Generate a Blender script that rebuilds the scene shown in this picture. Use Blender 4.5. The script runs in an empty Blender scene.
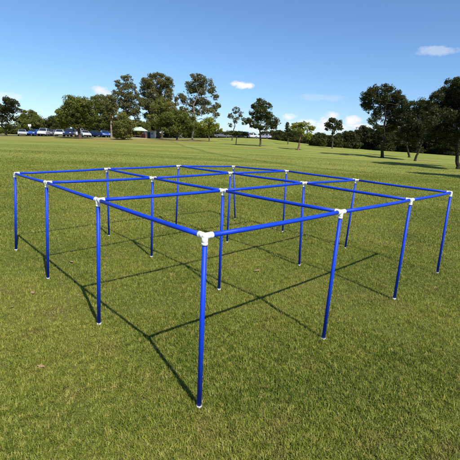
import bpy, bmesh, math, random
import numpy as np
from mathutils import Vector, Matrix

scene = bpy.context.scene
C = scene.collection
R = math.radians

# ------------------------------------------------------------------ camera, sky, sun, exposure
CAM = Vector((0.18118, -1.79287, 1.4698))
YAW, PITCH, ROLL, FPX = -0.03067, 0.23606, 0.04612, 373.837     # FPX: focal length for a 460 wide frame
_cy, _sy = math.cos(YAW), math.sin(YAW)
FW = Vector((_sy*math.cos(PITCH), _cy*math.cos(PITCH), -math.sin(PITCH)))
_r = Vector((_cy, -_sy, 0)); _u = _r.cross(FW)
RT = _r*math.cos(ROLL) + _u*math.sin(ROLL)
UP = -_r*math.sin(ROLL) + _u*math.cos(ROLL)
cam_d = bpy.data.cameras.new('camera')
cam = bpy.data.objects.new('camera', cam_d); C.objects.link(cam)
M = Matrix((RT, UP, -FW)).transposed().to_4x4(); M.translation = CAM
cam.matrix_world = M
cam_d.sensor_width = 36; cam_d.lens = 36*FPX/460
cam_d.clip_start = 0.05; cam_d.clip_end = 8000
scene.camera = cam

SUN_EL, SUN_AZ = R(49.3), R(146)          # azimuth clockwise from +Y
world = bpy.data.worlds.new('World'); scene.world = world; world.use_nodes = True
SKY_STRENGTH = 0.10
sun_d = bpy.data.lights.new('sun', 'SUN'); sun_d.energy = 4.2; sun_d.angle = R(0.53); sun_d.color = (1.0, 0.95, 0.86)
sun = bpy.data.objects.new('sun', sun_d); C.objects.link(sun)
to_sun = Vector((math.sin(SUN_AZ)*math.cos(SUN_EL), math.cos(SUN_AZ)*math.cos(SUN_EL), math.sin(SUN_EL)))
sun.rotation_euler = (-to_sun).to_track_quat('-Z', 'Y').to_euler(); sun.location = to_sun*50
scene.view_settings.view_transform = 'Standard'; scene.view_settings.look = 'None'
scene.view_settings.gamma = 1; scene.view_settings.use_curve_mapping = False
scene.view_settings.exposure = 0.6
scene.render.engine = 'CYCLES'
scene.cycles.max_bounces = 6; scene.cycles.transparent_max_bounces = 8

# ------------------------------------------------------------------ small node helper
class NT:
    def __init__(s, tree): s.n = tree.nodes; s.l = tree.links
    def node(s, t, ins=None, **kw):
        nd = s.n.new(t)
        for k, v in kw.items(): setattr(nd, k, v)
        for k, v in (ins or {}).items():
            if isinstance(v, bpy.types.NodeSocket): s.l.new(v, nd.inputs[k])
            else: nd.inputs[k].default_value = v
        return nd
    def math(s, op, a, b=0.0, c=None, clamp=False):
        ins = {0: a, 1: b}
        if c is not None: ins[2] = c
        nd = s.node('ShaderNodeMath', ins, operation=op); nd.use_clamp = clamp
        return nd.outputs[0]
    def noise(s, vec, scale, detail=3, rough=0.5):
        return s.node('ShaderNodeTexNoise', {'Vector': vec, 'Scale': scale, 'Detail': detail, 'Roughness': rough}).outputs[0]
    def step(s, x, a, b, lo=0.0, hi=1.0):
        return s.node('ShaderNodeMapRange', {0: x, 1: a, 2: b, 3: lo, 4: hi}, interpolation_type='SMOOTHSTEP').outputs[0]
    def mix(s, f, a, b, mode='MIX'):
        nd = s.n.new('ShaderNodeMix'); nd.data_type = 'RGBA'; nd.blend_type = mode
        for i, v in ((0, f), (6, a), (7, b)):
            if isinstance(v, bpy.types.NodeSocket): s.l.new(v, nd.inputs[i])
            else: nd.inputs[i].default_value = v if i == 0 else (tuple(v)+(1,))[:4]
        return nd.outputs[2]

# ------------------------------------------------------------------ sky: Nishita with a few real clouds by direction
def px_ray(px, py):
    return FW + RT*((px-230)/FPX) + UP*((230-py)/FPX)
t = NT(world.node_tree)
bg = world.node_tree.nodes['Background']
sky = t.node('ShaderNodeTexSky', sky_type='NISHITA', sun_disc=False, sun_elevation=SUN_EL, sun_rotation=SUN_AZ)
sky.air_density = 1.0; sky.dust_density = 0.3; sky.ozone_density = 9.5
tc = t.node('ShaderNodeTexCoord')
sep = t.node('ShaderNodeSeparateXYZ', {0: tc.outputs['Generated']})
az = t.math('ARCTAN2', sep.outputs[0], sep.outputs[1])
el = t.math('ARCSINE', sep.outputs[2])
vec = t.node('ShaderNodeCombineXYZ', {0: az, 1: t.math('MULTIPLY', el, 1.6), 2: 0.0}).outputs[0]
n1 = t.noise(vec, 22, 6, 0.62); n2 = t.noise(vec, 7, 5, 0.6)
total = None
# (px, py, half width, half height in radians, density)
for (px, py, sx, sy, den) in ((241, 85.5, .040, .0115, 1.0), (103, 91, .030, .013, 1.0), (434, 51, .065, .011, .32),
                              (289, 116, .024, .011, .9), (354, 121, .026, .013, 1.0), (329, 119, .030, .018, 1.0), (362, 126.5, .045, .010, 1.0), (305, 124, .05, .014, .8),
                              (5, 96, .05, .012, .35), (322, 128, .09, .016, .75), (395, 130, .10, .020, .7), (352, 118, .016, .008, .8),
                              (320, 98, .09, .010, .18), (20, -80, .25, .03, .2), (258, 128, .05, .014, .5)):
    d = px_ray(px, py).normalized()
    a0, e0 = math.atan2(d.x, d.y), math.asin(d.z)
    u = t.math('DIVIDE', t.math('SUBTRACT', az, a0), sx); v = t.math('DIVIDE', t.math('SUBTRACT', el, e0), sy)
    q = t.math('ADD', t.math('MULTIPLY', u, u), t.math('MULTIPLY', v, v))
    q = t.math('SUBTRACT', 1.0, q)
    q = t.math('ADD', q, t.math('MULTIPLY', t.math('SUBTRACT', n1, 0.5), 3.6))
    m = t.step(q, 0.05, 1.1, 0.0, den)
    m = t.math('MULTIPLY', m, t.step(t.math('ADD', t.math('MULTIPLY', u, u), t.math('MULTIPLY', v, v)), 3.2, 1.2))
    total = m if total is None else t.math('MAXIMUM', total, m)
cloud = t.mix(t.step(n2, .35, .65), (6.1, 6.2, 6.5), (7.2, 7.1, 7.1))
t.l.new(t.mix(total, sky.outputs[0], cloud), bg.inputs[0])
bg.inputs[1].default_value = SKY_STRENGTH

# ------------------------------------------------------------------ terrain
HCTRL = ([-60, 0, 40, 80, 120, 200, 261, 333, 382, 460, 520], [.05, .12, .35, .62, .92, 1.18, 1.25, .85, .55, .22, .1])
def sstep(a, b, x):
    x = np.clip((x-a)/(b-a), 0, 1); return x*x*(3-2*x)
def terrain(x, y):
    x = np.asarray(x, float); y = np.asarray(y, float)
    dx, dy = x-CAM.x, y-CAM.y
    fwd = np.maximum(dx*_sy + dy*_cy, 1e-3); lat = dx*_cy - dy*_sy
    dist = np.hypot(dx, dy)
    u = 230 + FPX*np.clip(lat/fwd, -2, 2)
    A = np.interp(u, *HCTRL)
    h = A*sstep(22, 84, fwd)
    h = h + np.interp(u, [120, 170, 200, 228, 262, 285, 320], [0, .1, .45, 1.0, .95, .6, 0])*sstep(82, 112, fwd)
    h = h + 0.17*np.exp(-((fwd-73)/4.0)**2)*sstep(150, 100, u)                 # low grassy bank before the car park
    h = h + sstep(14, 30, dist)*(0.035*np.sin(x*.31+y*.17+1) + 0.03*np.sin(x*.13-y*.41))
    return np.where(dy > 0, h, 0.0)
def zt(x, y): return float(terrain(x, y))
def at(px, py, depth):
    d = px_ray(px, py); f = d.x*_sy + d.y*_cy
    return CAM + d*(depth/f)
def foot(px, py, fallback):
    """the place where the line of sight through a photo pixel meets the terrain"""
    d = px_ray(px, py); d = d/(d.x*_sy + d.y*_cy)
    s = 2.0
    while s < fallback:
        p = CAM + d*s
        if p.z <= zt(p.x, p.y): return Vector((p.x, p.y, zt(p.x, p.y))), s
        s += 0.1
    p = CAM + d*fallback
    return Vector((p.x, p.y, zt(p.x, p.y))), fallback

# ------------------------------------------------------------------ materials
def mat(name, col, rough=0.6, spec=0.4, metal=0.0, var=0.0, vscale=20, bump=0.0, coat=0.0):
    m = bpy.data.materials.new(name); m.use_nodes = True
    t = NT(m.node_tree); b = m.node_tree.nodes['Principled BSDF']
    b.inputs['Roughness'].default_value = rough; b.inputs['Specular IOR Level'].default_value = spec
    b.inputs['Metallic'].default_value = metal; b.inputs['Coat Weight'].default_value = coat
    tc = t.node('ShaderNodeTexCoord')
    n = t.noise(tc.outputs['Object'], vscale, 4, .6)
    c2 = tuple(max(0, c*(1-var)) for c in col); c3 = tuple(c*(1+var) for c in col)
    t.l.new(t.mix(n, c2, c3), b.inputs['Base Color'])
    if bump:
        bp = t.node('ShaderNodeBump', {'Strength': bump, 'Distance': 0.02, 'Height': n}); t.l.new(bp.outputs[0], b.inputs['Normal'])
    t.l.new(t.step(n, 0, 1, max(0.02, rough-.1), min(1, rough+.1)), b.inputs['Roughness'])
    return m

M_BLUE = mat('blue_pvc', (0.0025, 0.042, 0.52), 0.5, 0.3, var=.18, vscale=14)
t = NT(M_BLUE.node_tree); b_ = M_BLUE.node_tree.nodes['Principled BSDF']; tc_ = t.node('ShaderNodeTexCoord')
scuff = t.math('MULTIPLY', t.step(t.noise(tc_.outputs['Object'], 38, 6, .75), .60, .72), t.step(t.noise(tc_.outputs['Object'], 4, 2), .45, .7))
t.l.new(t.mix(t.math('MULTIPLY', scuff, .5), b_.inputs['Base Color'].links[0].from_socket, (.14, .17, .30)), b_.inputs['Base Color'])
M_WHITE = mat('white_pvc', (0.78, 0.78, 0.77), 0.4, 0.45, var=.06, vscale=25)
M_BARK = mat('bark', (0.085, 0.068, 0.052), .9, .1, var=.5, vscale=6, bump=.6)
M_PALEBARK = mat('pale_bark', (0.22, 0.185, 0.155), .85, .1, var=.35, vscale=5, bump=.4)
M_DARKBARK = mat('dark_bark', (0.032, 0.026, 0.021), .9, .1, var=.5, vscale=6, bump=.6)
M_REDBARK = mat('red_bark', (0.17, 0.09, 0.065), .9, .1, var=.4, vscale=6, bump=.5)
M_TYRE = mat('tyre_rubber', (0.02, 0.02, 0.02), .85, .2, var=.2)
M_RIM = mat('alloy', (0.45, 0.46, 0.48), .35, .5, metal=.8, var=.1)
M_GLASS = mat('car_glass', (0.018, 0.022, 0.026), .06, .7, var=.1)
M_LAMP = mat('lamp_lens', (0.6, 0.6, 0.58), .1, .6, var=.05)
M_TAIL = mat('tail_lens', (0.35, 0.01, 0.01), .15, .6, var=.1)
M_TRIM = mat('black_trim', (0.03, 0.03, 0.032), .6, .3, var=.2)
M_ROOF = mat('pale_green_roof', (0.42, 0.52, 0.42), .5, .3, var=.12, vscale=3)
M_WOOD = mat('timber', (0.21, 0.12, 0.075), .8, .2, var=.35, vscale=9)
M_BRICK = mat('brick_red', (0.28, 0.11, 0.085), .9, .1, var=.3, vscale=12)
M_CONC = mat('concrete', (0.38, 0.36, 0.33), .9, .2, var=.2, vscale=3)
M_CREAM = mat('cream_wall', (0.55, 0.52, 0.47), .8, .2, var=.12, vscale=2)
M_SIGN = mat('white_sign', (0.75, 0.75, 0.76), .6, .3, var=.06)
M_LEAFDRY = mat('dry_leaf', (0.56, 0.38, 0.24), .7, .2, var=.35, vscale=60)
M_PAINTS = {k: mat(k+'_car_paint', c, .28, .5, var=.04, coat=.6) for k, c in dict(
    silver=(.42, .42, .47), blue=(.02, .075, .36), white=(.62, .62, .64), navy=(.012, .022, .085), grey=(.16, .165, .18), red=(.26, .07, .075)).items()}

def foliage(name, a, b, trans=0.28):
    m = bpy.data.materials.new(name); m.use_nodes = True
    t = NT(m.node_tree); nt = m.node_tree; nt.nodes.remove(nt.nodes['Principled BSDF'])
    g = t.node('ShaderNodeNewGeometry'); tc = t.node('ShaderNodeTexCoord')
    n = t.noise(tc.outputs['Object'], .55, 2)
    f = t.math('ADD', t.math('MULTIPLY', g.outputs['Random Per Island'], .65), t.math('MULTIPLY', t.step(n, .3, .7), .35))
    col = t.mix(f, a, b)
    d = t.node('ShaderNodeBsdfDiffuse', {'Color': col, 'Roughness': .6})
    tr = t.node('ShaderNodeBsdfTranslucent', {'Color': t.mix(.5, col, tuple(min(1, c*1.6) for c in b))})
    gl = t.node('ShaderNodeBsdfGlossy', {'Color': (.9, .95, 1, 1), 'Roughness': .42})
    m1 = t.node('ShaderNodeMixShader', {0: trans, 1: d.outputs[0], 2: tr.outputs[0]})
    m2 = t.node('ShaderNodeMixShader', {0: .012, 1: m1.outputs[0], 2: gl.outputs[0]})
    t.l.new(m2.outputs[0], nt.nodes['Material Output'].inputs[0])
    return m
FOL = {'dark': foliage('dark_leaves', (.014, .022, .005), (.072, .08, .02), .26),
       'deep': foliage('deep_leaves', (.024, .036, .007), (.085, .092, .020), .26),
       'euc': foliage('gum_leaves', (.040, .048, .012), (.205, .185, .058)),
       'mid': foliage('mid_leaves', (.042, .062, .010), (.185, .19, .032)),
       'olive': foliage('olive_leaves', (.08, .09, .016), (.22, .21, .05)),
       'yellow': foliage('yellow_leaves', (.11, .14, .015), (.29, .30, .035), .35),
       'grey': foliage('grey_leaves', (.06, .072, .045), (.15, .16, .11))}

# ------------------------------------------------------------------ object helpers
def link(name, mesh, parent=None, m=None, smooth=False):
    o = bpy.data.objects.new(name, mesh); C.objects.link(o)
    if m is not None and not mesh.materials: mesh.materials.append(m)
    if parent is not None: o.parent = parent
    if smooth: mesh.polygons.foreach_set('use_smooth', [True]*len(mesh.polygons))
    return o
def tag(o, label=None, cat=None, group=None, kind=None):
    if label: o['label'] = label
    if cat: o['category'] = cat
    if group: o['group'] = group
    if kind: o['kind'] = kind
    return o
def empty(name, loc, rz=0):
    o = bpy.data.objects.new(name, None); C.objects.link(o); o.location = loc; o.rotation_euler = (0, 0, rz)
    o.empty_display_size = .2
    return o
def np_mesh(name, verts, faces):
    me = bpy.data.meshes.new(name)
    V = np.asarray(verts, np.float32); F = np.asarray(faces, np.int32)
    k = F.shape[1]
    me.vertices.add(len(V)); me.vertices.foreach_set('co', V.ravel())
    me.loops.add(F.size); me.loops.foreach_set('vertex_index', F.ravel())
    me.polygons.add(len(F)); me.polygons.foreach_set('loop_start', np.arange(0, F.size, k, dtype=np.int32))
    me.update(calc_edges=True)
    return me
def bm_done(name, bm, parent, m, smooth=False):
    me = bpy.data.meshes.new(name); bmesh.ops.recalc_face_normals(bm, faces=bm.faces[:]); bm.to_mesh(me); bm.free()
    return link(name, me, parent, m, smooth)
def tube(bm, p0, p1, r0, r1=None, n=16, caps=True):
    r1 = r0 if r1 is None else r1
    p0, p1 = Vector(p0), Vector(p1); d = (p1-p0).normalized()
    a = d.orthogonal().normalized(); b = d.cross(a)
    A = [bm.verts.new(p0+(a*math.cos(k*2*math.pi/n)+b*math.sin(k*2*math.pi/n))*r0) for k in range(n)]
    B = [bm.verts.new(p1+(a*math.cos(k*2*math.pi/n)+b*math.sin(k*2*math.pi/n))*r1) for k in range(n)]
    for k in range(n): bm.faces.new((A[k], A[(k+1) % n], B[(k+1) % n], B[k])).smooth = True
    if caps: bm.faces.new(A[::-1]); bm.faces.new(B)
def box(bm, c, s, rz=0):
    m = Matrix.Translation(c) @ Matrix.Rotation(rz, 4, 'Z') @ Matrix.Diagonal((s[0], s[1], s[2], 1))
    return bmesh.ops.create_cube(bm, size=1, matrix=m)['verts']

# ------------------------------------------------------------------ ground
gx = np.concatenate([-np.geomspace(900, 60, 18), np.arange(-58, 60, 2.0), np.geomspace(60, 900, 18)])
gy = np.concatenate([[-300, -120, -60, -30, -15, -8], np.arange(-4, 140, 2.0), np.geomspace(141, 3000, 26)])
X, Y = np.meshgrid(gx, gy); Z = terrain(X, Y)
nx, ny = len(gx), len(gy)
idx = np.arange(nx*ny).reshape(ny, nx)
F = np.stack([idx[:-1, :-1], idx[:-1, 1:], idx[1:, 1:], idx[1:, :-1]], -1).reshape(-1, 4)
ground_me = np_mesh('ground', np.stack([X, Y, Z], -1).reshape(-1, 3), F)

def lawn_colour(t, pos, fine):
    """shared lawn tint: green to olive with dry straw patches, by place"""
    big = t.noise(pos, .10, 3); mid = t.noise(pos, .55, 4, .6); sm = t.noise(pos, 3.2, 4, .65)
    col = t.mix(t.step(mid, .32, .68), (.140, .20, .021), (.295, .31, .045))
    col = t.mix(t.math('MULTIPLY', t.step(sm, .48, .72), .75), col, (.27, .235, .055))
    col = t.mix(t.math('MULTIPLY', t.step(t.math('ADD', t.math('MULTIPLY', mid, .5), t.math('MULTIPLY', sm, .5)), .54, .70), .6), col, (.27, .20, .08))
    spots = t.noise(pos, 1.15, 5, .7)
    col = t.mix(t.step(spots, .63, .74, 0, .55), col, (.25, .15, .07))
    lush = t.noise(pos, .8, 3, .6)
    col = t.mix(t.step(lush, .44, .30, 0, .55), col, (.06, .115, .012))
    sp = t.node('ShaderNodeSeparateXYZ', {0: pos})
    # mown strips far out: long streaks across the field
    st = t.node('ShaderNodeCombineXYZ', {0: t.math('MULTIPLY', sp.outputs[0], .035), 1: t.math('MULTIPLY', sp.outputs[1], .33), 2: 0.0}).outputs[0]
    streak = t.noise(st, 1.0, 4, .55)
    far = t.step(sp.outputs[1], 6.0, 26.0)
    fcol = t.mix(t.step(streak, .38, .62), (.165, .22, .028), (.32, .335, .07))
    fcol = t.mix(t.math('MULTIPLY', t.step(big, .45, .7), .5), fcol, (.26, .25, .055))
    xx = sp.outputs[0]
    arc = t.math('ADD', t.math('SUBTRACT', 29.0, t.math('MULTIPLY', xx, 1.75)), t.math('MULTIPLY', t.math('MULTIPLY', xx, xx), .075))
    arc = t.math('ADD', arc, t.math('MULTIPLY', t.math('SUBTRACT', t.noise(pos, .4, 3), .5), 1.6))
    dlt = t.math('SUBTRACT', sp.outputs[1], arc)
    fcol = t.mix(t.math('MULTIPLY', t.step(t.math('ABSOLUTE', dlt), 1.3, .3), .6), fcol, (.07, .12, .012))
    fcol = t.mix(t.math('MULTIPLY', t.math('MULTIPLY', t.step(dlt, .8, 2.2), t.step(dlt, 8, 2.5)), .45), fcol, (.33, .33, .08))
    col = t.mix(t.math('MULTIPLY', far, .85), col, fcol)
    return col, sp, mid, sm
gm = bpy.data.materials.new('lawn'); gm.use_nodes = True
t = NT(gm.node_tree); b = gm.node_tree.nodes['Principled BSDF']
tc = t.node('ShaderNodeTexCoord'); pos = tc.outputs['Object']
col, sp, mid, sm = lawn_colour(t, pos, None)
fine = t.noise(pos, 26, 5, .7); vfine = t.noise(pos, 90, 3, .7)
far = t.step(sp.outputs[1], 5.0, 16.0)
col = t.mix(t.math('MULTIPLY', t.step(fine, .35, .7), .55), col, t.mix(.5, col, (.30, .27, .10)))
soil = t.mix(.45, col, (.11, .095, .03))           # thatch and soil between the near blades
grain = t.noise(pos, 7, 5, .75)
farc = t.mix(t.step(grain, .42, .64, 0, .55), col, t.mix(.6, col, (.045, .07, .008)))
bank = t.math('MULTIPLY', t.math('MULTIPLY', t.step(sp.outputs[1], 46, 53), t.step(t.math('ADD', sp.outputs[0], t.math('MULTIPLY', mid, 12)), 4, -10)), t.step(t.noise(pos, .12, 4, .6), .36, .56))
farc = t.mix(t.math('MULTIPLY', bank, .75), farc, (.27, .215, .06))
col = t.mix(far, soil, farc)
# bare dirt under and by the trees
def spot(px, py, fb, rx, ry):
    p, _ = foot(px, py, fb)
    u = t.math('DIVIDE', t.math('SUBTRACT', sp.outputs[0], p.x), rx); v = t.math('DIVIDE', t.math('SUBTRACT', sp.outputs[1], p.y), ry)
    return t.math('ADD', t.math('MULTIPLY', u, u), t.math('MULTIPLY', v, v))
q = None
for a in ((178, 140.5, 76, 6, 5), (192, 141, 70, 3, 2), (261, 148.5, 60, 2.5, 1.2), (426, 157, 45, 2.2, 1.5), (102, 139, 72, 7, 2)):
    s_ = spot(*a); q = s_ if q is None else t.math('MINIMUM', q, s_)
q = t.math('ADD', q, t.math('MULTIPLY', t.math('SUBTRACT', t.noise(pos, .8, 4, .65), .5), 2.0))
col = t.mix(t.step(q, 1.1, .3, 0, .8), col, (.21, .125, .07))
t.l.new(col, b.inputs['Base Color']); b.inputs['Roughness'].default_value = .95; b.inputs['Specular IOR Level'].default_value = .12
hgt = t.math('ADD', t.math('MULTIPLY', fine, .7), t.math('MULTIPLY', vfine, .3))
bp = t.node('ShaderNodeBump', {'Strength': 1.0, 'Distance': .06, 'Height': hgt}); t.l.new(bp.outputs[0], b.inputs['Normal'])
tag(link('ground', ground_me, None, gm, True), kind='structure')

# car park: an asphalt sheet laid on the plateau behind the field
def sheet(name, depth0, depth1, px0, px1, lift, m):
    us = np.linspace(px0, px1, 60); ds = np.linspace(depth0, depth1, 10)
    U, D = np.meshgrid(us, ds)
    lat = (U-230)/FPX*D
    x = CAM.x + D*_sy + lat*_cy; y = CAM.y + D*_cy - lat*_sy
    i = np.arange(U.size).reshape(U.shape)
    F = np.stack([i[:-1, :-1], i[:-1, 1:], i[1:, 1:], i[1:, :-1]], -1).reshape(-1, 4)
    o = link(name, np_mesh(name, np.stack([x, y, terrain(x, y)+lift], -1).reshape(-1, 3), F), None, m, True)
    return tag(o, kind='structure')
sheet('car_park', 82, 98, -40, 118, .05, mat('asphalt', (.06, .06, .062), .9, .2, var=.25, vscale=2))
sheet('road', 108, 120, 120, 300, .05, mat('old_asphalt', (.11, .105, .10), .9, .2, var=.25, vscale=2))

# ------------------------------------------------------------------ grass blades (one uncountable lawn)
rng = np.random.default_rng(7)
def vnoise(x, y, s):
    x = x*s; y = y*s
    return (np.sin(x*1.3+y*.7)+np.sin(-x*.8+y*1.6+1.3)+np.sin(x*2.3+y*2.1+.4)*.6+np.sin(x*3.7-y*2.9+2)*.5)/3.1
def blades(r0, r1, dens, hl, hh, wl, wh, seg, fade=False):
    half = R(48)
    n = int(half*(r1*r1-r0*r0)*dens)
    r = np.sqrt(rng.uniform(r0*r0, r1*r1, n)); a = rng.uniform(-half, half, n)+YAW
    x = CAM.x + r*np.sin(a); y = CAM.y + r*np.cos(a)
    cl = vnoise(x, y, 9)*.5 + vnoise(x+3, y-7, 31)*.5 + vnoise(x, y, 1.7)*.35
    keep = rng.random(n) < np.clip(.70+cl*.5, .36, 1)*(np.clip((r1-r)/(r1-r0)*1.25, 0, 1)**1.3 if fade else 1)
    x, y, cl = x[keep], y[keep], cl[keep]; n = len(x)
    h = rng.uniform(hl, hh, n)*np.clip(1+cl*.5, .55, 1.5); w = rng.uniform(wl, wh, n)
    fa = rng.uniform(0, 2*np.pi, n); lean = np.clip(rng.normal(.75, .35, n), .05, 1.5)
    fx, fy = np.cos(fa), np.sin(fa); sa = fa+np.pi/2+rng.normal(0, .5, n); sx, sy = np.cos(sa)*w*.5, np.sin(sa)*w*.5
    z = terrain(x, y) - .003
    if seg == 2:
        l1, l2 = lean*.6, np.minimum(lean*1.25, 1.62)
        mx, my, mz = x+fx*h*.5*np.sin(l1), y+fy*h*.5*np.sin(l1), z+h*.5*np.cos(l1)
        tx, ty, tz = mx+fx*h*.5*np.sin(l2), my+fy*h*.5*np.sin(l2), mz+h*.5*np.cos(l2)
        V = np.stack([np.stack([x-sx, y-sy, z], -1), np.stack([x+sx, y+sy, z], -1), np.stack([mx+sx*.8, my+sy*.8, mz], -1),
                      np.stack([mx-sx*.8, my-sy*.8, mz], -1), np.stack([tx, ty, tz], -1)], 1)
        i = np.arange(n)[:, None]*5
        T = np.concatenate([i+[0, 1, 2], i+[0, 2, 3], i+[3, 2, 4]])
        return V.reshape(-1, 3), T
    tx, ty, tz = x+fx*h*np.sin(lean), y+fy*h*np.sin(lean), z+h*np.cos(lean)
    V = np.stack([np.stack([x-sx, y-sy, z], -1), np.stack([x+sx, y+sy, z], -1), np.stack([tx, ty, tz], -1)], 1)
    return V.reshape(-1, 3), np.arange(n)[:, None]*3+[0, 1, 2]
parts = [blades(.7, 3.0, 52000, .014, .038, .0024, .0048, 2), blades(2.9, 6.0, 24000, .015, .042, .0032, .0062, 1),
         blades(5.8, 11, 8000, .018, .048, .005, .010, 1), blades(10.5, 22, 1900, .022, .055, .010, .018, 1), blades(19, 46, 420, .018, .036, .02, .05, 1, True)]
FEET = [(-.002, .01), (.858, .848), (1.736, 1.728), (2.593, 2.618), (-.903, .868), (-.009, 1.711), (.917, 2.619), (1.713, 3.533), (-1.768, 1.735),
        (-.92, 2.632), (-.017, 3.506), (.88, 4.369), (-2.627, 2.597), (-1.774, 3.51), (-.927, 4.354), (.053, 5.192)]
def tuft(fx_, fy_, n=110):
    a = rng.uniform(0, 2*np.pi, n); r = .016+np.abs(rng.normal(0, .022, n))
    x, y = fx_+r*np.cos(a), fy_+r*np.sin(a); h = rng.uniform(.015, .042, n); w = rng.uniform(.0025, .005, n)
    la = rng.uniform(0, 2*np.pi, n); ln = rng.uniform(.1, .8, n); sa = la+np.pi/2
    V = np.stack([np.stack([x-np.cos(sa)*w/2, y-np.sin(sa)*w/2, x*0-.003], -1), np.stack([x+np.cos(sa)*w/2, y+np.sin(sa)*w/2, x*0-.003], -1),
                  np.stack([x+np.cos(la)*h*np.sin(ln), y+np.sin(la)*h*np.sin(ln), h*np.cos(ln)], -1)], 1)
    return V.reshape(-1, 3), np.arange(n)[:, None]*3+[0, 1, 2]
parts += [tuft(*q) for q in FEET]
off = 0; Vs, Fs = [], []
for V, T in parts: Vs.append(V); Fs.append(T+off); off += len(V)
grass_me = np_mesh('grass', np.concatenate(Vs), np.concatenate(Fs))
bmat = bpy.data.materials.new('grass_blades'); bmat.use_nodes = True
t = NT(bmat.node_tree); nt = bmat.node_tree; nt.nodes.remove(nt.nodes['Principled BSDF'])
tc = t.node('ShaderNodeTexCoord'); g = t.node('ShaderNodeNewGeometry')
col, sp, mid, sm = lawn_colour(t, tc.outputs['Object'], None)
rnd = g.outputs['Random Per Island']
col = t.mix(t.step(rnd, 0, .55), t.mix(.3, col, (.035, .065, .008)), col)
clm = t.noise(tc.outputs['Object'], 24, 3, .6)
col = t.mix(t.step(clm, .50, .36, 0, .5), col, (.055, .095, .010))
col = t.mix(t.step(clm, .52, .66, 0, .65), col, (.46, .42, .12))
col = t.mix(t.step(rnd, .72, 1.0, 0, .8), col, (.40, .36, .11))
d = t.node('ShaderNodeBsdfDiffuse', {'Color': col}); tr = t.node('ShaderNodeBsdfTranslucent', {'Color': col})
gl = t.node('ShaderNodeBsdfGlossy', {'Color': (.9, .9, .6, 1), 'Roughness': .6})
m1 = t.node('ShaderNodeMixShader', {0: .3, 1: d.outputs[0], 2: tr.outputs[0]})
m2 = t.node('ShaderNodeMixShader', {0: .012, 1: m1.outputs[0], 2: gl.outputs[0]})
t.l.new(m2.outputs[0], nt.nodes['Material Output'].inputs[0])
tag(link('grass', grass_me, None, bmat), 'short mown lawn grass, olive green with straw tips', 'grass', kind='stuff')

# ------------------------------------------------------------------ the blue pipe frame
NODES = {(0, 0): ((-.002, .01), (.002, .01, .998)), (0, 1): ((.858, .848), (.882, .849, 1.009)), (0, 2): ((1.736, 1.728), (1.747, 1.729, 1.002)),
         (0, 3): ((2.593, 2.618), (2.582, 2.617, .994)), (1, 0): ((-.903, .868), (-.873, .869, 1.001)), (1, 1): ((-.009, 1.711), (-.009, 1.711, 1.005)),
         (1, 2): ((.917, 2.619), (.885, 2.618, 1.02)), (1, 3): ((1.713, 3.533), (1.75, 3.534, 1.004)), (2, 0): ((-1.768, 1.735), (-1.713, 1.737, .993)),
         (2, 1): ((-.92, 2.632), (-.904, 2.632, .989)), (2, 2): ((-.017, 3.506), (-.011, 3.506, 1.019)), (2, 3): ((.88, 4.369), (.865, 4.369, 1.022)),
         (3, 0): ((-2.627, 2.597), (-2.553, 2.6, .966)), (3, 1): ((-1.774, 3.51), (-1.772, 3.51, .99)), (3, 2): ((-.927, 4.354), (-.897, 4.355, 1.019)),
         (3, 3): ((.053, 5.192), (-.023, 5.19, .997))}
PR, FR = .0134, .0163           # pipe and fitting radius
frame = tag(empty('pipe_maze_frame', (0, 0, 0)), 'blue pipe frame of nine open squares with white joints, standing on the lawn', 'pipe frame')
tops = {k: Vector(v[1]) for k, v in NODES.items()}
bases = {k: Vector((v[0][0], v[0][1], zt(*v[0]))) for k, v in NODES.items()}
def nbrs(k):
    i, j = k
    return [n for n in ((i+1, j), (i-1, j), (i, j+1), (i, j-1)) if n in NODES]
for k in NODES:
    tp, bs = tops[k], bases[k]
    dn = (bs-tp).normalized()
    bm = bmesh.new(); tube(bm, tp+dn*.03, bs-dn*.012, PR, n=20)
    post = bm_done('post', bm, frame, M_BLUE)
    bm = bmesh.new()
    tube(bm, bs-dn*.019, bs-dn*.004, FR*.98, n=20); tube(bm, bs-dn*.004, bs+dn*.004, FR*.98, FR*.8, n=20)
    bm_done('foot_cap', bm, post, M_WHITE)
    bm = bmesh.new()
    L = .047
    for d in [(tops[n]-tp).normalized() for n in nbrs(k)]+[dn]:
        tube(bm, tp, tp+d*L, FR, n=20)
        tube(bm, tp+d*(L-.013), tp+d*(L+.0005), FR*1.04, n=20)
    bmesh.ops.create_uvsphere(bm, u_segments=20, v_segments=12, radius=FR*1.04, matrix=Matrix.Translation(tp))
    for f in bm.faces:
        if len(f.verts) <= 4: f.smooth = True
    bm_done('connector', bm, frame, M_WHITE)
    for n in nbrs(k):
        if n > k:
            d = (tops[n]-tp).normalized()
            mid_p = (tp+tops[n])/2 - Vector((0, 0, .004))
            bm = bmesh.new()
            pts = [tp+d*.03, tp*.75+tops[n]*.25-Vector((0, 0, .003)), mid_p, tp*.25+tops[n]*.75-Vector((0, 0, .003)), tops[n]-d*.03]
            rings = []
            a = d.cross(Vector((0, 0, 1))).normalized(); b_ = a.cross(d)
            for p in pts:
                rings.append([bm.verts.new(p+(a*math.cos(q*math.pi/10)+b_*math.sin(q*math.pi/10))*PR) for q in range(20)])
            for r0, r1 in zip(rings, rings[1:]):
                for q in range(20): bm.faces.new((r0[q], r0[(q+1) % 20], r1[(q+1) % 20], r1[q])).smooth = True
            bm.faces.new(rings[0][::-1]); bm.faces.new(rings[-1])
            bm_done('rail', bm, frame, M_BLUE)

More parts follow.
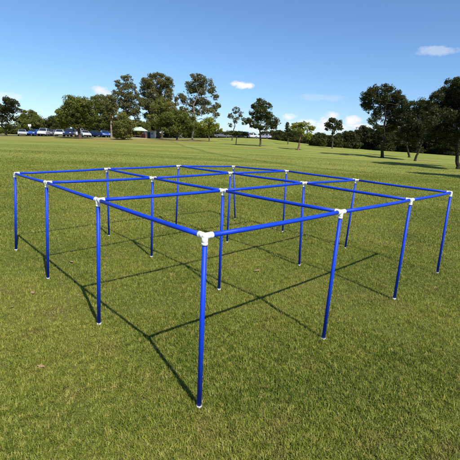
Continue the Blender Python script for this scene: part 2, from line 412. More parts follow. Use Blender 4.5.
# ------------------------------------------------------------------ fallen leaves on the lawn
def dry_leaf(px, py, size, label):
    p, _ = foot(px, py, 30)
    o_rng = random.Random(int(px*7+py))
    bm = bmesh.new(); L, W = size, size*.45
    N = 7; up, lo = [], []
    mid_l = []
    for i in range(N):
        s = i/(N-1); x = (s-.5)*L; w = W*math.sin(math.pi*min(.98, max(.02, s))**.8)*.5
        z = .008*L/.06*(s-.5)**2*2 + .012
        mid_l.append(bm.verts.new((x, 0, z))); up.append(bm.verts.new((x, w, z+w*.25))); lo.append(bm.verts.new((x, -w, z+w*.15)))
    for i in range(N-1):
        bm.faces.new((mid_l[i], mid_l[i+1], up[i+1], up[i])); bm.faces.new((lo[i], lo[i+1], mid_l[i+1], mid_l[i]))
    bmesh.ops.solidify(bm, geom=bm.faces[:], thickness=.0012)
    o = bm_done('fallen_leaf', bm, None, M_LEAFDRY)
    o.location = p + Vector((0, 0, .005)); o.rotation_euler = (o_rng.uniform(-.2, .2), o_rng.uniform(-.2, .2), o_rng.uniform(0, 6.28))
    tag(o, label, 'leaf', 'fallen leaves on the lawn')
dry_leaf(32.5, 295, .075, 'fallen tan leaf on the lawn below the second post of the left side')
dry_leaf(72, 264, .07, 'fallen tan leaf lying right of the second post of the left side')
dry_leaf(41, 371, .05, 'fallen tan leaf alone in the near left corner of the lawn')
dry_leaf(12, 310, .05, 'small brown leaf on the lawn at the left edge of view')
dry_leaf(257, 273, .085, 'fallen brown leaf on the lawn between the front posts inside the frame')

# ------------------------------------------------------------------ trees
def leaf_quads(cent, out, size, rg):
    n = len(cent)
    nr = rg.normal(size=(n, 3))*.75 + np.array([0, 0, .35]) + out*1.15
    nr /= np.linalg.norm(nr, axis=1, keepdims=True)
    tv = np.cross(nr, rg.normal(size=(n, 3))); tv /= np.linalg.norm(tv, axis=1, keepdims=True)
    bv = np.cross(nr, tv)
    s = size*rg.uniform(.45, 1.5, (n, 1))
    a = tv*s*.62; b = bv*s*.36
    V = np.stack([cent-a, cent-a*.15+b, cent+a-nr*s*.12, cent-a*.1-b], 1)
    return V.reshape(-1, 3), np.arange(n*4).reshape(n, 4)
def tree(name, label, base, fallback, lobes, fol, trunk_px, bark=None, leaf=1.0, fill=1.0, clump=1.0, group=None, seed=0, deep=.8, lean=0.0, cat='tree', tie=1.0, stand=None):
    """lobes: (x, y, half width, half height) of each foliage mass as seen in the photo, given depth and volume here"""
    rg = np.random.default_rng(seed*7919+int(abs(base[0])*10)); bark = bark or M_BARK
    p, depth = foot(base[0], base[1], fallback) if stand is None else (stand, fallback)
    mpp = depth/FPX                                     # metres per photo pixel at this distance
    root = tag(empty(name, p), label, cat, group)
    xs = [l[0] for l in lobes]; halfw = max(2.0, (max(xs)-min(xs))/2)*mpp
    cs, Vall, Fall, off = [], [], [], 0
    right = Vector((_cy, -_sy, 0)); fwd = Vector((_sy, _cy, 0))
    lf = leaf*max(.075, min(.19, 2.1*depth/832))
    for (cx, cy, rx, ry) in lobes:
        off_d = rg.uniform(-1, 1)*halfw*deep*.8
        c = at(cx, cy, depth+off_d) - p
        mp = mpp*(depth+off_d)/depth
        a, bq = rx*mp*1.05, ry*mp*1.08; dq = (a*.9+bq*.3)
        cs.append((c, a, bq))
        rc = clump*max(.22, min(.6*min(a, bq)+.05, .75))
        nc = max(4, int(5.5*fill*(a*bq+a*dq+dq*bq)/(3*rc*rc)))
        u = rg.normal(size=(nc, 3)); u /= np.linalg.norm(u, axis=1, keepdims=True)
        rad = rg.uniform(.35, 1, (nc, 1))**.6
        q = u*rad*np.array([max(.45, 1-.28*rc/a), max(.45, 1-.28*rc/dq), max(.45, 1-.28*rc/bq)])
        cc = np.array(c)+q[:, :1]*a*np.array(right)+q[:, 1:2]*dq*np.array(fwd)+q[:, 2:]*bq*np.array([0, 0, 1])
        rcs = rc*rg.uniform(.55, 1.15, (nc, 1))
        nl = max(9, int(6.0*(rc/lf)**2))
        cent = np.repeat(cc, nl, 0); rr = np.repeat(rcs, nl, 0)
        o = rg.normal(size=cent.shape); o /= np.linalg.norm(o, axis=1, keepdims=True)
        cent = cent + o*rr*rg.uniform(.25, 1, (len(cent), 1))**.5*np.array([1, 1, .72])
        V, Fq = leaf_quads(cent, o, lf, rg)
        Vall.append(V); Fall.append(Fq+off); off += len(V)
    # thinner twigs of foliage that tie neighbouring masses together and fray the outline
    for i in range(len(cs)):
        for j in range(i):
            (c0, a0, b0), (c1, a1, b1) = cs[i], cs[j]
            dd = (c1-c0).length
            if dd > 1.25*(a0+a1): continue
            nc = max(1, int(3.2*tie*fill*dd/(.5*clump)))
            f_ = rg.uniform(.2, .8, (nc, 1)); sp_ = .42*min(a0, a1, b0*1.4, b1*1.4)
            cc = np.array(c0)*(1-f_)+np.array(c1)*f_+np.clip(rg.normal(size=(nc, 3)), -1.5, 1.5)*sp_
            rcs = clump*rg.uniform(.12, .38, (nc, 1)); nl = max(8, int(4.0*(.3/lf)**2))
            cent = np.repeat(cc, nl, 0); o = rg.normal(size=cent.shape); o /= np.linalg.norm(o, axis=1, keepdims=True)
            cent = cent+o*np.repeat(rcs, nl, 0)*rg.uniform(.2, 1.15, (len(cent), 1))
            V, Fq = leaf_quads(cent, o, lf, rg)
            Vall.append(V); Fall.append(Fq+off); off += len(V)
    tr = trunk_px*mpp/2
    # trunk and limbs
    bm = bmesh.new()
    zs = [c.z for c, _, _ in cs]; top = max(zs); low = min(zs)
    cxm = sum((c for c, _, _ in cs), Vector())/len(cs)
    fork = Vector((lean + cxm.x*.35, cxm.y*.35, max(.28*top, low*.72)))
    def limb(a, b, r0, r1, n=8, bend=.08, segs=4):
        pts = [a.lerp(b, s/segs) for s in range(segs+1)]
        Ld = (b-a).length
        for s in range(1, segs): pts[s] += Vector(rg.normal(size=3)*bend*Ld*.5)
        for s in range(segs): tube(bm, pts[s], pts[s+1], r0+(r1-r0)*s/segs, r0+(r1-r0)*(s+1)/segs, n, caps=(s == segs-1))
        return pts
    limb(Vector((0, 0, -.08)), Vector((0, 0, .35*tr*4)), tr*1.45, tr*1.02, 10, 0, 1)
    limb(Vector((0, 0, .35*tr*4)), fork, tr, tr*.72, 10, .05, 4)
    leader = max(cs, key=lambda q: q[0].z)[0]
    spine = limb(fork, leader, tr*.7, tr*.12, 8, .07, 6)
    for c, a, bq in cs:
        if c is leader: continue
        st = min((s for s in spine if s.z <= c.z+.2*top) or [fork], key=lambda s: (s-c).length*1.0+abs(s.z-(c.z-.25*(c-s).length))*.3, default=fork) if c.z > fork.z else fork
        r = max(.02, tr*.36*(1-.5*max(0, (st.z-fork.z))/max(.1, top-fork.z)))
        e = limb(st, c, r, r*.3, 6, .09, 4)
        for _ in range(3):
            tip = c + Vector((rg.uniform(-1, 1)*a, rg.uniform(-1, 1)*a, rg.uniform(-.4, .9)*bq))
            limb(e[2+int(rg.integers(0, 2))], tip, r*.4, r*.1, 5, .1, 3)
    bm_done('trunk', bm, root, bark, True)
    link('crown', np_mesh('crown', np.concatenate(Vall), np.concatenate(Fall)), root, FOL[fol])
    return root

tree('gum_tree', 'dark gum tree with gaps in its crown at the far left edge', (6, 136), 88, [(8, 101, 8, 4.5), (0, 107, 7, 6), (16, 105, 4, 4), (19, 110, 2.5, 2.5), (8, 111, 7, 4.5), (2, 118, 5, 4), (13, 118, 4, 3), (-6, 112, 6, 6), (8, 126, 7, 3)], 'dark', 2.2, seed=1, fill=.75)
tree('round_tree', 'round dense green tree behind the silver and blue parked cars', (29, 128), 98, [(29, 116, 8, 6), (22, 122, 6, 6), (37, 122, 6, 6), (30, 125, 11, 7), (27, 130, 9, 4), (36, 130, 6, 4)], 'mid', 2, seed=2, fill=1.2)
tree('round_tree', 'low dark bushy tree behind the white parked car', (50, 128), 102, [(46, 123, 4, 4.5), (54, 121, 5, 5), (50, 126, 9, 6), (50, 131, 9, 4)], 'deep', 2, seed=3)
tree('fig_tree', 'broad dense dome-shaped tree with parked cars under it', (80, 138.6), 76, [(75, 103, 9, 7), (67, 109, 7, 7), (84, 105, 8, 7), (61, 116, 5, 7), (74, 114, 12, 9), (88, 114, 7, 9), (70, 120, 11, 6), (84, 120, 10, 6), (62, 121, 5, 4.5), (78, 126, 6, 2.5)], 'mid', 3, seed=4, fill=1.25)
tree('gum_tree', 'olive tree rising just right of the dome-shaped tree', (101, 128), 96, [(100, 100, 8, 5), (95, 108, 7, 7), (106, 106, 6, 6), (102, 116, 9, 7), (105, 124, 8, 5), (95, 122, 5, 5)], 'mid', 2, seed=5)
tree('gum_tree', 'slim tree with straight pale trunk between the dome-shaped tree and the small bushy one', (111.5, 138), 80, [(112, 98, 5, 4.5), (109, 106, 5.5, 5), (115, 108, 4, 5), (112, 114, 5, 4)], 'euc', 2, M_PALEBARK, seed=6)
tree('gum_tree', 'tall gum tree with loose tufted crown beside the small white cloud', (127, 137.5), 90, [(117, 83, 3.5, 3.5), (127, 78, 5.5, 3), (124, 86, 6, 4.5), (118, 93, 5, 3.5), (132, 86, 4, 4), (125, 96, 8, 5), (134, 97, 6, 7), (120, 104, 8, 5), (131, 108, 9, 7), (124, 114, 6, 4), (137, 114, 5, 6)], 'euc', 2.4, seed=7, fill=.7, clump=.95, tie=.4)
tree('gum_tree', 'tallest broad gum tree with rounded olive crown, left of the gappy tall tree', (158, 138.5), 84, [(157, 76, 8, 3.5), (147, 82, 6, 4.5), (165, 81, 7, 5), (156, 85, 10, 6), (170, 87, 4, 4.5), (144, 91, 5.5, 5.5), (155, 95, 10, 6.5), (168, 95, 6, 6), (147, 104, 8, 6), (161, 105, 9, 6), (150, 114, 7, 6), (141, 101, 4, 5)], 'euc', 3.4, seed=8, fill=.85, tie=.6)
tree('bushy_tree', 'small bushy olive tree with foliage down to the grass, left of the pavilion', (124, 139.8), 74, [(124, 118, 6.5, 5), (119, 124, 6, 5.5), (129, 124, 6, 6), (123, 130, 8, 5.5), (125, 135, 7, 4), (118, 134, 4, 4)], 'olive', 1.6, seed=9, fill=1.25)
tree('leafy_tree', 'yellowish olive tree standing in front of the tallest gum tree', (162, 139), 80, [(163, 102, 7, 4.5), (157, 109, 7, 6), (170, 108, 8, 6), (163, 115, 10, 6), (154, 119, 6, 5), (172, 116, 6, 5)], 'olive', 2, seed=10, fill=1.1)
tree('leafy_tree', 'wide low round tree casting shade on bare dirt, right of the pavilion', (177, 140.2), 72, [(177, 115, 10, 4.5), (168, 118, 8, 5), (187, 118, 8, 5.5), (162, 124, 7, 5.5), (176, 123, 13, 6), (190, 124, 6, 6), (170, 129, 10, 4), (185, 129, 9, 4)], 'mid', 1.8, seed=11, fill=1.2)
tree('gum_tree', 'tall gum tree with layered crown and sky gaps, nearest the mid-sky cloud', (192, 139.6), 80, [(197, 77, 8, 3.2), (191, 84, 6, 4.5), (204, 83, 8, 5), (198, 91, 10, 5), (211, 91, 5, 4.5), (180, 98, 6.5, 4), (189, 103, 8, 4.5), (202, 101, 9, 5), (215, 97, 3.5, 3.5), (206, 111, 8, 4.5), (217, 107, 4.5, 5), (216, 115, 4, 3), (175, 103, 3.5, 3.5), (195, 112, 6, 4), (184, 110, 5, 4)], 'euc', 2.1, M_PALEBARK, seed=12, fill=.7, clump=.95, tie=.4)
tree('young_tree', 'small yellow-green tree with thin trunk at the foot of the tall layered gum tree', (209, 141.6), 70, [(209, 121, 6, 3.5), (202, 125, 5, 4), (215, 126, 5, 4), (208, 129, 7, 4), (220, 130, 3, 2), (199, 131, 4, 3)], 'yellow', 1.2, seed=13, fill=.9)
tree('sparse_tree', 'thin grey-green sparse tree behind the flat-topped low tree', (232, 140.5), 88, [(236, 110, 3.8, 3.5), (231, 116, 3.2, 3), (241, 114, 2.5, 3), (236, 120, 4, 3), (244, 119, 2.5, 2.5), (230, 125, 2.5, 2.5)], 'grey', 1.2, seed=14, fill=.55, clump=.8)
tree('flat_topped_tree', 'low dark flat-topped tree on a thin trunk, under the grey sparse tree', (236, 144.6), 62, [(229, 133.6, 7, 1.3), (241, 133.8, 6, 1.3), (235, 132.4, 8, 1.3), (246, 134.4, 3, 1)], 'deep', .9, seed=15, fill=1.2)
tree('layered_tree', 'lone tree with layered crown and narrow top, in the middle of the field edge', (260, 146.4), 60, [(261, 101.5, 5, 3), (266, 105.5, 6, 3.5), (256, 106, 5, 3.5), (261, 111, 7.5, 3.5), (252, 113, 3, 2.5), (250, 121, 6, 3), (258, 118, 6, 3.5), (268, 116, 6, 4), (271, 122, 7.5, 4.5), (255, 126, 5, 2.5), (274, 127, 4.5, 2.5), (263, 128, 6, 2.5), (245, 123, 3, 2)], 'deep', 2, seed=16, fill=.85, tie=.45)
tree('slender_tree', 'slender spindly tree in front of the dark bushes, right of the lone layered tree', (288, 142.5), 84, [(288, 124.5, 2.2, 2.5), (287, 129, 3, 2.5), (290, 133, 3.5, 3), (285, 135, 3, 3)], 'deep', .9, seed=17)
tree('young_tree', 'bright yellow-green tree with reddish trunk at the far edge of the lawn', (298, 150), 60, [(298, 125, 7, 2.6), (304, 124, 5, 2.2), (293, 127, 4, 2.6), (311, 128, 4.5, 2.4), (300, 130, 6, 2.6), (309, 136, 4, 4)], 'yellow', 1.9, M_REDBARK, seed=18, fill=.7)
tree('umbrella_gum', 'slim tall tree with umbrella crown in front of the white clouds', (332, 148.5), 74, [(333, 120.5, 5, 2.6), (339, 123.5, 3.8, 2.8), (328, 125, 4, 2.6), (336, 128, 5, 2), (341.5, 129, 2, 1.8), (326.5, 129.5, 2, 1.6), (333, 133.5, 2, 1.5)], 'dark', 1.5, seed=19, fill=.9)
tree('dark_gum_tree', 'large dark spreading gum tree whose crown shows sky gaps, right of the umbrella tree', (382, 158), 50, [(374, 90, 7, 4.5), (388, 88, 6, 4.5), (365, 97, 4.5, 5), (380, 97, 8, 5.5), (395, 94, 6, 5), (401, 101, 6, 5.5), (368, 106, 6, 5), (387, 105, 9, 6), (402, 111, 7, 6), (378, 114, 6, 4.5), (394, 117, 8, 5), (372, 121, 4, 4), (388, 126, 7, 5), (378, 129, 7, 5), (384, 98, 6, 6), (392, 108, 6, 6), (407, 104, 6, 6), (398, 95, 5, 5), (370, 93, 5, 4), (366, 102, 5, 5), (410, 117, 7, 6), (398, 124, 8, 6)], 'dark', 3.0, M_DARKBARK, seed=20, fill=.9, tie=.5)
tree('dark_gum_tree', 'dark tree with leaning trunk between the two largest dark trees', (415, 161), 50, [(408, 117, 7, 6), (419, 104, 6, 5), (412, 127, 8, 6), (424, 113, 7, 7), (404, 135, 7, 5), (425, 128, 8, 7), (414, 138, 8, 5), (430, 108, 7, 7), (428, 118, 8, 7), (416, 112, 7, 7)], 'dark', 2.2, M_DARKBARK, seed=21, fill=1.0, lean=.5)
tree('dark_gum_tree', 'lower dark tree with its trunk just left of the leaning one', (409, 157.5), 56, [(400, 127, 7, 5), (408, 134, 7, 5), (395, 137, 5, 5), (402, 141, 7, 4)], 'dark', 2, M_DARKBARK, seed=22, fill=1.1)
tree('dark_gum_tree', 'nearest large dark tree, cut off by the right edge of view', (458, 169), 40, [(456, 82, 9, 5), (445, 91, 8, 5), (465, 91, 10, 7), (436, 97, 6, 4.5), (451, 102, 10, 7), (437, 109, 7, 6), (466, 107, 9, 7), (447, 116, 9, 7), (432, 121, 6, 6), (461, 121, 10, 7), (440, 130, 10, 6), (428, 138, 5, 4), (456, 134, 9, 6), (478, 100, 9, 9), (480, 118, 9, 9), (430, 105, 6, 5), (432, 114, 7, 6), (442, 124, 9, 7), (455, 95, 9, 7), (457, 112, 9, 7), (450, 140, 8, 5), (470, 84, 8, 6)], 'dark', 3.6, M_DARKBARK, seed=23, fill=1.0)

for k_, (bx_, by_, fb_) in enumerate(((525, 182, 34), (575, 186, 36))):      # their shade reaches into the photo from the right
    tree('dark_gum_tree', 'dark tree beyond the right edge whose shade falls across the lawn', (bx_, by_), fb_,
         [(bx_-6, 84, 18, 9), (bx_-18, 98, 15, 9), (bx_+12, 98, 17, 10), (bx_-8, 112, 18, 10), (bx_+12, 122, 15, 9), (bx_-14, 128, 14, 9)], 'dark', 4, M_DARKBARK, seed=30+k_, fill=.9, group='trees beyond the right edge')
tree('dark_gum_tree', 'dark tree mostly beyond the right edge, behind the nearest large one', (484, 172), 44, [(482, 85, 16, 8), (474, 96, 14, 9), (490, 98, 16, 10), (476, 110, 14, 9), (492, 114, 16, 9), (480, 124, 14, 8), (470, 132, 10, 7)], 'dark', 4, M_DARKBARK, seed=24, fill=.9)

def back_tree(px, top, hw, base, depth, fol, seed, label, group):
    rg = random.Random(seed)
    g_ = at(px, 135, depth); d_ = Vector((g_.x, g_.y, zt(g_.x, g_.y)))-CAM
    base = 230-FPX*d_.dot(UP)/d_.dot(FW)
    top += rg.uniform(-1.5, 2.2); hw *= rg.uniform(1.0, 1.35)
    h = base-1.5-top
    spikes = [(px+rg.uniform(-.9, .9)*hw, top+h*rg.uniform(.12, .4), hw*rg.uniform(.2, .35), h*rg.uniform(.1, .2)) for _ in range(4)]
    lobes = [(px+rg.uniform(-.25, .25)*hw, top+h*.22, hw*.65, h*.22), (px-hw*.6, base-3, hw*.65, 3.4), (px+hw*.5, base-3, hw*.65, 3.4), (px, base-2.2, hw*.7, 2.6), (px-hw*.5, top+h*.5, hw*.55, h*.3), (px+hw*.5, top+h*.52, hw*.55, h*.3),
             (px, top+h*.55, hw*.8, h*.35), (px+rg.uniform(-.4, .4)*hw, top+h*.85, hw*.9, h*.25)]+spikes
    tree('background_tree', label, (px, base), depth, lobes, fol, 1.3, seed=seed, fill=1.1, group=group, leaf=1.15, stand=d_+CAM)
LB, RB, MB_ = 'background trees behind the car park', 'dark background trees along the right horizon', 'low trees on the middle horizon'
for i, (px, top, hw) in enumerate([(-8, 126, 9), (14, 126, 8), (43, 120, 8), (60, 119, 8), (92, 116, 9), (112, 117, 9), (140, 118, 9), (152, 120, 8), (172, 122, 9), (192, 121, 8), (206, 126, 6)]):
    back_tree(px, top, hw, 135+.03*px, 112+(i*7) % 13, 'deep' if i % 3 else 'mid', 40+i, 'background tree filling the line behind the cars and the pavilion', LB)
for i, (px, top, hw) in enumerate([(217, 131.5, 6), (226, 131.5, 7), (238, 133.5, 6), (249, 133, 6), (268, 131, 7), (277, 130, 6), (285, 133, 6), (294, 131, 7), (303, 133, 6), (311, 133, 6)]):
    back_tree(px, top, hw, 142, 124+(i*5) % 11, 'deep', 60+i, 'low dark tree on the horizon between the lone layered tree and the umbrella tree', MB_)
for i, (px, top, hw) in enumerate([(318, 133, 7), (327, 135, 6), (335, 136, 6), (343, 132.5, 6), (352, 130, 6), (363, 126, 8), (374, 127, 8), (386, 127, 8), (398, 128, 8), (411, 127, 9), (424, 128, 9), (437, 128, 9), (450, 129, 9), (463, 129, 9), (480, 130, 9)]):
    back_tree(px, top, hw, 152+(px-330)*.04, 88+(i*7) % 12, 'dark' if px > 350 else 'deep', 80+i, 'dark tree in the line along the right horizon', RB)

# ------------------------------------------------------------------ parked cars
PROFILES = {   # side outlines: (x, z) of the lower body, then the greenhouse (x front bottom, x front top, x rear top, x rear bottom, z belt, z roof)
    'sedan': ([(-2.25, .32), (-2.28, .62), (-2.2, .92), (-1.45, .97), (.75, .95), (1.75, .83), (2.2, .68), (2.27, .5), (2.22, .28)], (.85, .1, -1.05, -1.75, .95, 1.43)),
    'hatchback': ([(-1.95, .34), (-2.0, .62), (-1.95, 1.0), (-1.2, 1.02), (.8, .97), (1.6, .86), (1.98, .7), (2.03, .5), (1.98, .28)], (.95, .2, -1.5, -1.9, .98, 1.5)),
    'suv': ([(-2.2, .42), (-2.26, .75), (-2.22, 1.12), (-1.2, 1.13), (.95, 1.1), (1.85, 1.0), (2.25, .85), (2.3, .6), (2.24, .38)], (1.05, .35, -1.8, -2.15, 1.1, 1.76)),
    'van': ([(-2.3, .4), (-2.36, .8), (-2.34, 1.1), (-1.2, 1.12), (1.3, 1.1), (2.05, 1.0), (2.3, .85), (2.35, .6), (2.3, .36)], (1.75, .95, -2.2, -2.32, 1.1, 1.95))}
def car(px, depth, turn, kind, paint, label, group='cars parked beyond the field'):
    p = at(px, 135, depth); p.z = zt(p.x, p.y)+.06
    name = {'sedan': 'parked_sedan', 'hatchback': 'parked_hatchback', 'suv': 'parked_suv', 'van': 'parked_van'}[kind]
    root = tag(empty(name, p, R(turn)), label, 'van' if kind == 'van' else 'car', group)
    prof, (xfb, xft, xrt, xrb, zb, zr) = PROFILES[kind]
    W = .88; M_ = M_PAINTS[paint]
    bm = bmesh.new()
    secs = [(-W, .10), (-W*.97, 0.0), (W*.97, 0.0), (W, .10)]
    cols = []
    for y, ins in ((-W+.06, .05), (-W, 0.0), (W, 0.0), (W-.06, .05)):
        cols.append([bm.verts.new((x*(1-ins*.6), y, z-(ins if z > .6 else 0))) for x, z in prof])
    cols = [cols[0], cols[1], cols[2], cols[3]]
    n = len(prof)
    # side faces, then the skin across
    bm.faces.new(cols[1][::-1]); bm.faces.new(cols[2])
    for i in range(n): bm.faces.new((cols[1][i], cols[1][(i+1) % n], cols[2][(i+1) % n], cols[2][i]))
    bmesh.ops.delete(bm, geom=[v for v in cols[0]+cols[3]], context='VERTS')
    # greenhouse: roof narrower than the belt, pillars and roof in paint
    wb, wr = W*.96, W*.74
    g = [bm.verts.new(v) for v in ((xfb, -wb, zb-.03), (xfb, wb, zb-.03), (xft, wr, zr-.03), (xft, -wr, zr-.03), (xrb, -wb, zb-.03), (xrb, wb, zb-.03), (xrt, wr, zr-.03), (xrt, -wr, zr-.03))]
    xm = (xft+xrt)/2
    tp = [bm.verts.new((xm, -wr*.9, zr)), bm.verts.new((xm, wr*.9, zr))]
    for f in ((0, 1, 2, 3), (5, 4, 7, 6), (0, 3, 7, 4), (1, 5, 6, 2)): bm.faces.new([g[i] for i in f])
    bm.faces.new((g[3], g[2], tp[1], tp[0])); bm.faces.new((tp[0], tp[1], g[6], g[7])); bm.faces.new((g[3], tp[0], g[7])); bm.faces.new((g[2], g[6], tp[1]))
    bmesh.ops.recalc_face_normals(bm, faces=bm.faces[:])
    bmesh.ops.bevel(bm, geom=[e for e in bm.edges if len(e.link_faces) == 2 and e.calc_face_angle(0) > .35], offset=.06, segments=3, affect='EDGES', profile=.6)
    for f in bm.faces: f.smooth = True
    bm_done('body', bm, root, M_)
    # glass, set proud of the greenhouse
    def pane(nm, quad, outward, inset=.1):
        q = [Vector(v) for v in quad]; c = sum(q, Vector())/len(q)
        q = [v.lerp(c, inset) for v in q]
        o = Vector(outward)
        bm = bmesh.new(); A = [bm.verts.new(v+o*.012) for v in q]; B = [bm.verts.new(v-o*.02) for v in q]
        bm.faces.new(A); bm.faces.new(B[::-1])
        for i in range(len(q)): bm.faces.new((A[i], B[i], B[(i+1) % len(q)], A[(i+1) % len(q)]))
        bm_done(nm, bm, root, M_GLASS)
    pane('windscreen', ((xfb, -wb, zb), (xfb, wb, zb), (xft, wr, zr-.03), (xft, -wr, zr-.03)), (.6, 0, .8))
    pane('rear_window', ((xrb, -wb, zb), (xrb, wb, zb), (xrt, wr, zr-.03), (xrt, -wr, zr-.03)), (-.8, 0, .6), .14)
    for s in (-1, 1):
        for f0, f1 in ((.04, .47), (.53, .96)):
            def e(f, top):
                x0, x1, y, z = (xfb, xrb, wb, zb) if not top else (xft, xrt, wr, zr-.03)
                return (x0+(x1-x0)*f, s*y, z)
            pane('side_window', (e(f0, 0), e(f1, 0), e(f1, 1), e(f0, 1)), (0, s*.9, .35), .09)
    xw = prof[-1][0]
    for sx in (1.35, -1.35):
        for s in (-1, 1):
            bm = bmesh.new(); tube(bm, (sx, s*(W-.19), .32), (sx, s*(W+.015), .32), .32, n=24)
            wl = bm_done('wheel', bm, root, M_TYRE)
            bm = bmesh.new(); tube(bm, (sx, s*(W-.05), .32), (sx, s*(W+.03), .32), .2, .17, n=16); bm_done('rim', bm, wl, M_RIM)
    zl = prof[5][1]-.06
    for s in (-1, 1):
        bm = bmesh.new(); box(bm, (prof[6][0]-.1, s*W*.74, zl-.08), (.3, .36, .16)); bmesh.ops.bevel(bm, geom=bm.edges[:], offset=.04, segments=2, affect='EDGES'); bm_done('headlight', bm, root, M_LAMP)
        bm = bmesh.new(); box(bm, (prof[1][0]+.08, s*W*.8, prof[2][1]-.16), (.22, .24, .2)); bmesh.ops.bevel(bm, geom=bm.edges[:], offset=.03, segments=2, affect='EDGES'); bm_done('taillight', bm, root, M_TAIL)
    for x, nm in ((prof[-2][0]-.02, 'front_bumper'), (prof[1][0]+.02, 'rear_bumper')):
        bm = bmesh.new(); box(bm, (x, 0, .44), (.12, W*1.7, .16)); bmesh.ops.bevel(bm, geom=bm.edges[:], offset=.03, segments=2, affect='EDGES'); bm_done(nm, bm, root, M_TRIM)
    return root
car(22.5, 86, -60, 'sedan', 'silver', 'silver sedan parked at the left end of the car row')
car(34.2, 87, -82, 'hatchback', 'blue', 'bright blue hatchback parked between the silver sedan and a white car')
car(44, 86, -75, 'suv', 'white', 'white car parked right of the bright blue hatchback')
car(52, 92, -86, 'sedan', 'grey', 'grey sedan parked in the gap left of the dome-shaped tree')
car(60, 84, -70, 'hatchback', 'white', 'white hatchback with dark windows at the left side of the dome-shaped tree')
car(70, 84, -80, 'suv', 'navy', 'dark navy SUV parked under the dome-shaped tree')
car(77, 88, -88, 'van', 'white', 'white van parked behind the trunk of the dome-shaped tree')
car(85, 85, -55, 'sedan', 'white', 'white sedan parked right of the dome-shaped tree trunk')
car(97, 88, -20, 'sedan', 'navy', 'dark blue sedan parked sideways left of the pale straight trunk')
car(105, 87, -60, 'hatchback', 'blue', 'blue hatchback parked beside the pale straight trunk')
MG = 'cars parked on the far road'
car(222.5, 112, 170, 'sedan', 'grey', 'grey sedan on the far road, left of the flat-topped tree', MG)
car(231, 114, 178, 'hatchback', 'silver', 'small silver hatchback seen behind the left half of the flat-topped tree', MG)
car(242, 112, 168, 'suv', 'navy', 'dark blue SUV seen behind the right half of the flat-topped tree', MG)
car(252, 114, 175, 'sedan', 'white', 'white sedan on the far road just left of the lone layered tree', MG)
car(264.5, 115, 150, 'hatchback', 'silver', 'silver hatchback on the far road just right of the lone layered tree', MG)

# ------------------------------------------------------------------ picnic pavilion with a pale green hipped roof
pc = at(139, 135, 79); pc.z = zt(pc.x, pc.y)
pav = tag(empty('pavilion', pc, R(12)), 'open picnic pavilion with pale green hipped roof among the trees', 'pavilion')
w, dpt, he, hr = 1.75, 1.35, 1.55, 2.2
bm = bmesh.new()
def hip(z0, z1, gx_, gy_, rl):
    a = [bm.verts.new(v) for v in ((-gx_, -gy_, z0), (gx_, -gy_, z0), (gx_, gy_, z0), (-gx_, gy_, z0))]
    b = [bm.verts.new((-rl, 0, z1)), bm.verts.new((rl, 0, z1))]
    lo = [bm.verts.new(v.co-Vector((0, 0, .08))) for v in a]
    bm.faces.new((a[0], a[1], b[1], b[0])); bm.faces.new((a[1], a[2], b[1])); bm.faces.new((a[2], a[3], b[0], b[1])); bm.faces.new((a[3], a[0], b[0]))
    for i in range(4): bm.faces.new((lo[i], lo[(i+1) % 4], a[(i+1) % 4], a[i]))
    bm.faces.new(lo[::-1])
hip(he, hr, w, dpt, .55)
rf = bm_done('roof', bm, pav, M_ROOF)
bm = bmesh.new(); tube(bm, (-.56, 0, hr+.01), (.56, 0, hr+.01), .05, n=8); bm_done('ridge_cap', bm, rf, M_ROOF)
for sx in (-1, 1):
    for sy_ in (-1, 1):
        bm = bmesh.new(); box(bm, (sx*(w-.3), sy_*(dpt-.25), (he-.09)/2), (.13, .13, he-.09)); bm_done('post', bm, pav, M_WOOD)
bm = bmesh.new(); box(bm, (0, 0, .03), (3.3, 2.5, .12)); bm_done('floor_slab', bm, pav, M_CONC)
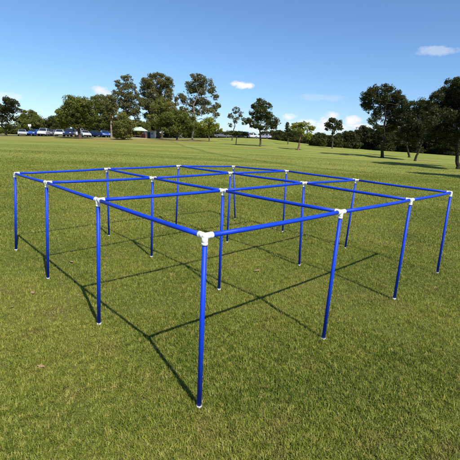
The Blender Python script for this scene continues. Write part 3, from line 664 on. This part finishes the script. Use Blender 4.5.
bm = bmesh.new(); box(bm, (.75, dpt-.22, .5), (1.2, .1, .8)); bm_done('wall', bm, pav, M_BRICK)
tb = tag(empty('picnic_table', pc+Vector((-.2, -.1, .09)), R(12)), 'timber picnic table with two benches under the pavilion roof', 'table')
bm = bmesh.new(); box(bm, (0, 0, .72), (1.5, .7, .06)); bm_done('tabletop', bm, tb, M_WOOD)
for s in (-1, 1):
    bm = bmesh.new(); box(bm, (0, s*.62, .43), (1.5, .24, .05)); bm_done('bench', bm, tb, M_WOOD)
    bm = bmesh.new(); box(bm, (s*.55, 0, .345), (.09, .6, .69)); box(bm, (s*.55, 0, .37), (.08, 1.3, .06)); bm_done('leg', bm, tb, M_WOOD)
# small block beside the pavilion
bc = at(150.5, 135, 92); bc.z = zt(bc.x, bc.y)
bl = tag(empty('amenities_block', bc, R(-8)), 'low cream building with red brick corner right of the pavilion', 'building')
bm = bmesh.new(); box(bm, (0, 0, .8), (2.9, 2.4, 1.7)); bm_done('wall', bm, bl, M_CREAM)
bm = bmesh.new(); box(bm, (-1.35, -1.2, .8), (.36, .16, 1.72)); bm_done('brick_corner', bm, bl, M_BRICK)
bm = bmesh.new(); box(bm, (0, 0, 1.72), (3.3, 2.9, .12)); bm_done('roof', bm, bl, M_CONC)
bm = bmesh.new(); box(bm, (.1, -1.2, .72), (.7, .06, 1.4)); bm_done('door', bm, bl, M_TRIM)
for x in (.85,):
    bm = bmesh.new(); box(bm, (x, -1.2, 1.1), (.5, .06, .4)); bm_done('window', bm, bl, M_GLASS)
# white sign on a pole among the cars
sc_ = at(30.3, 133, 88); sc_.z = zt(sc_.x, sc_.y)
sg = tag(empty('sign_post', sc_), 'small white sign on a pole above the parked cars', 'sign')
bm = bmesh.new(); tube(bm, (0, 0, 0), (0, 0, 2.5), .04, n=10); bm_done('pole', bm, sg, M_RIM)
bm = bmesh.new(); box(bm, (0, -.06, 2.35), (.75, .04, .5)); bmesh.ops.bevel(bm, geom=bm.edges[:], offset=.015, segments=2, affect='EDGES'); bm_done('panel', bm, sg, M_SIGN)
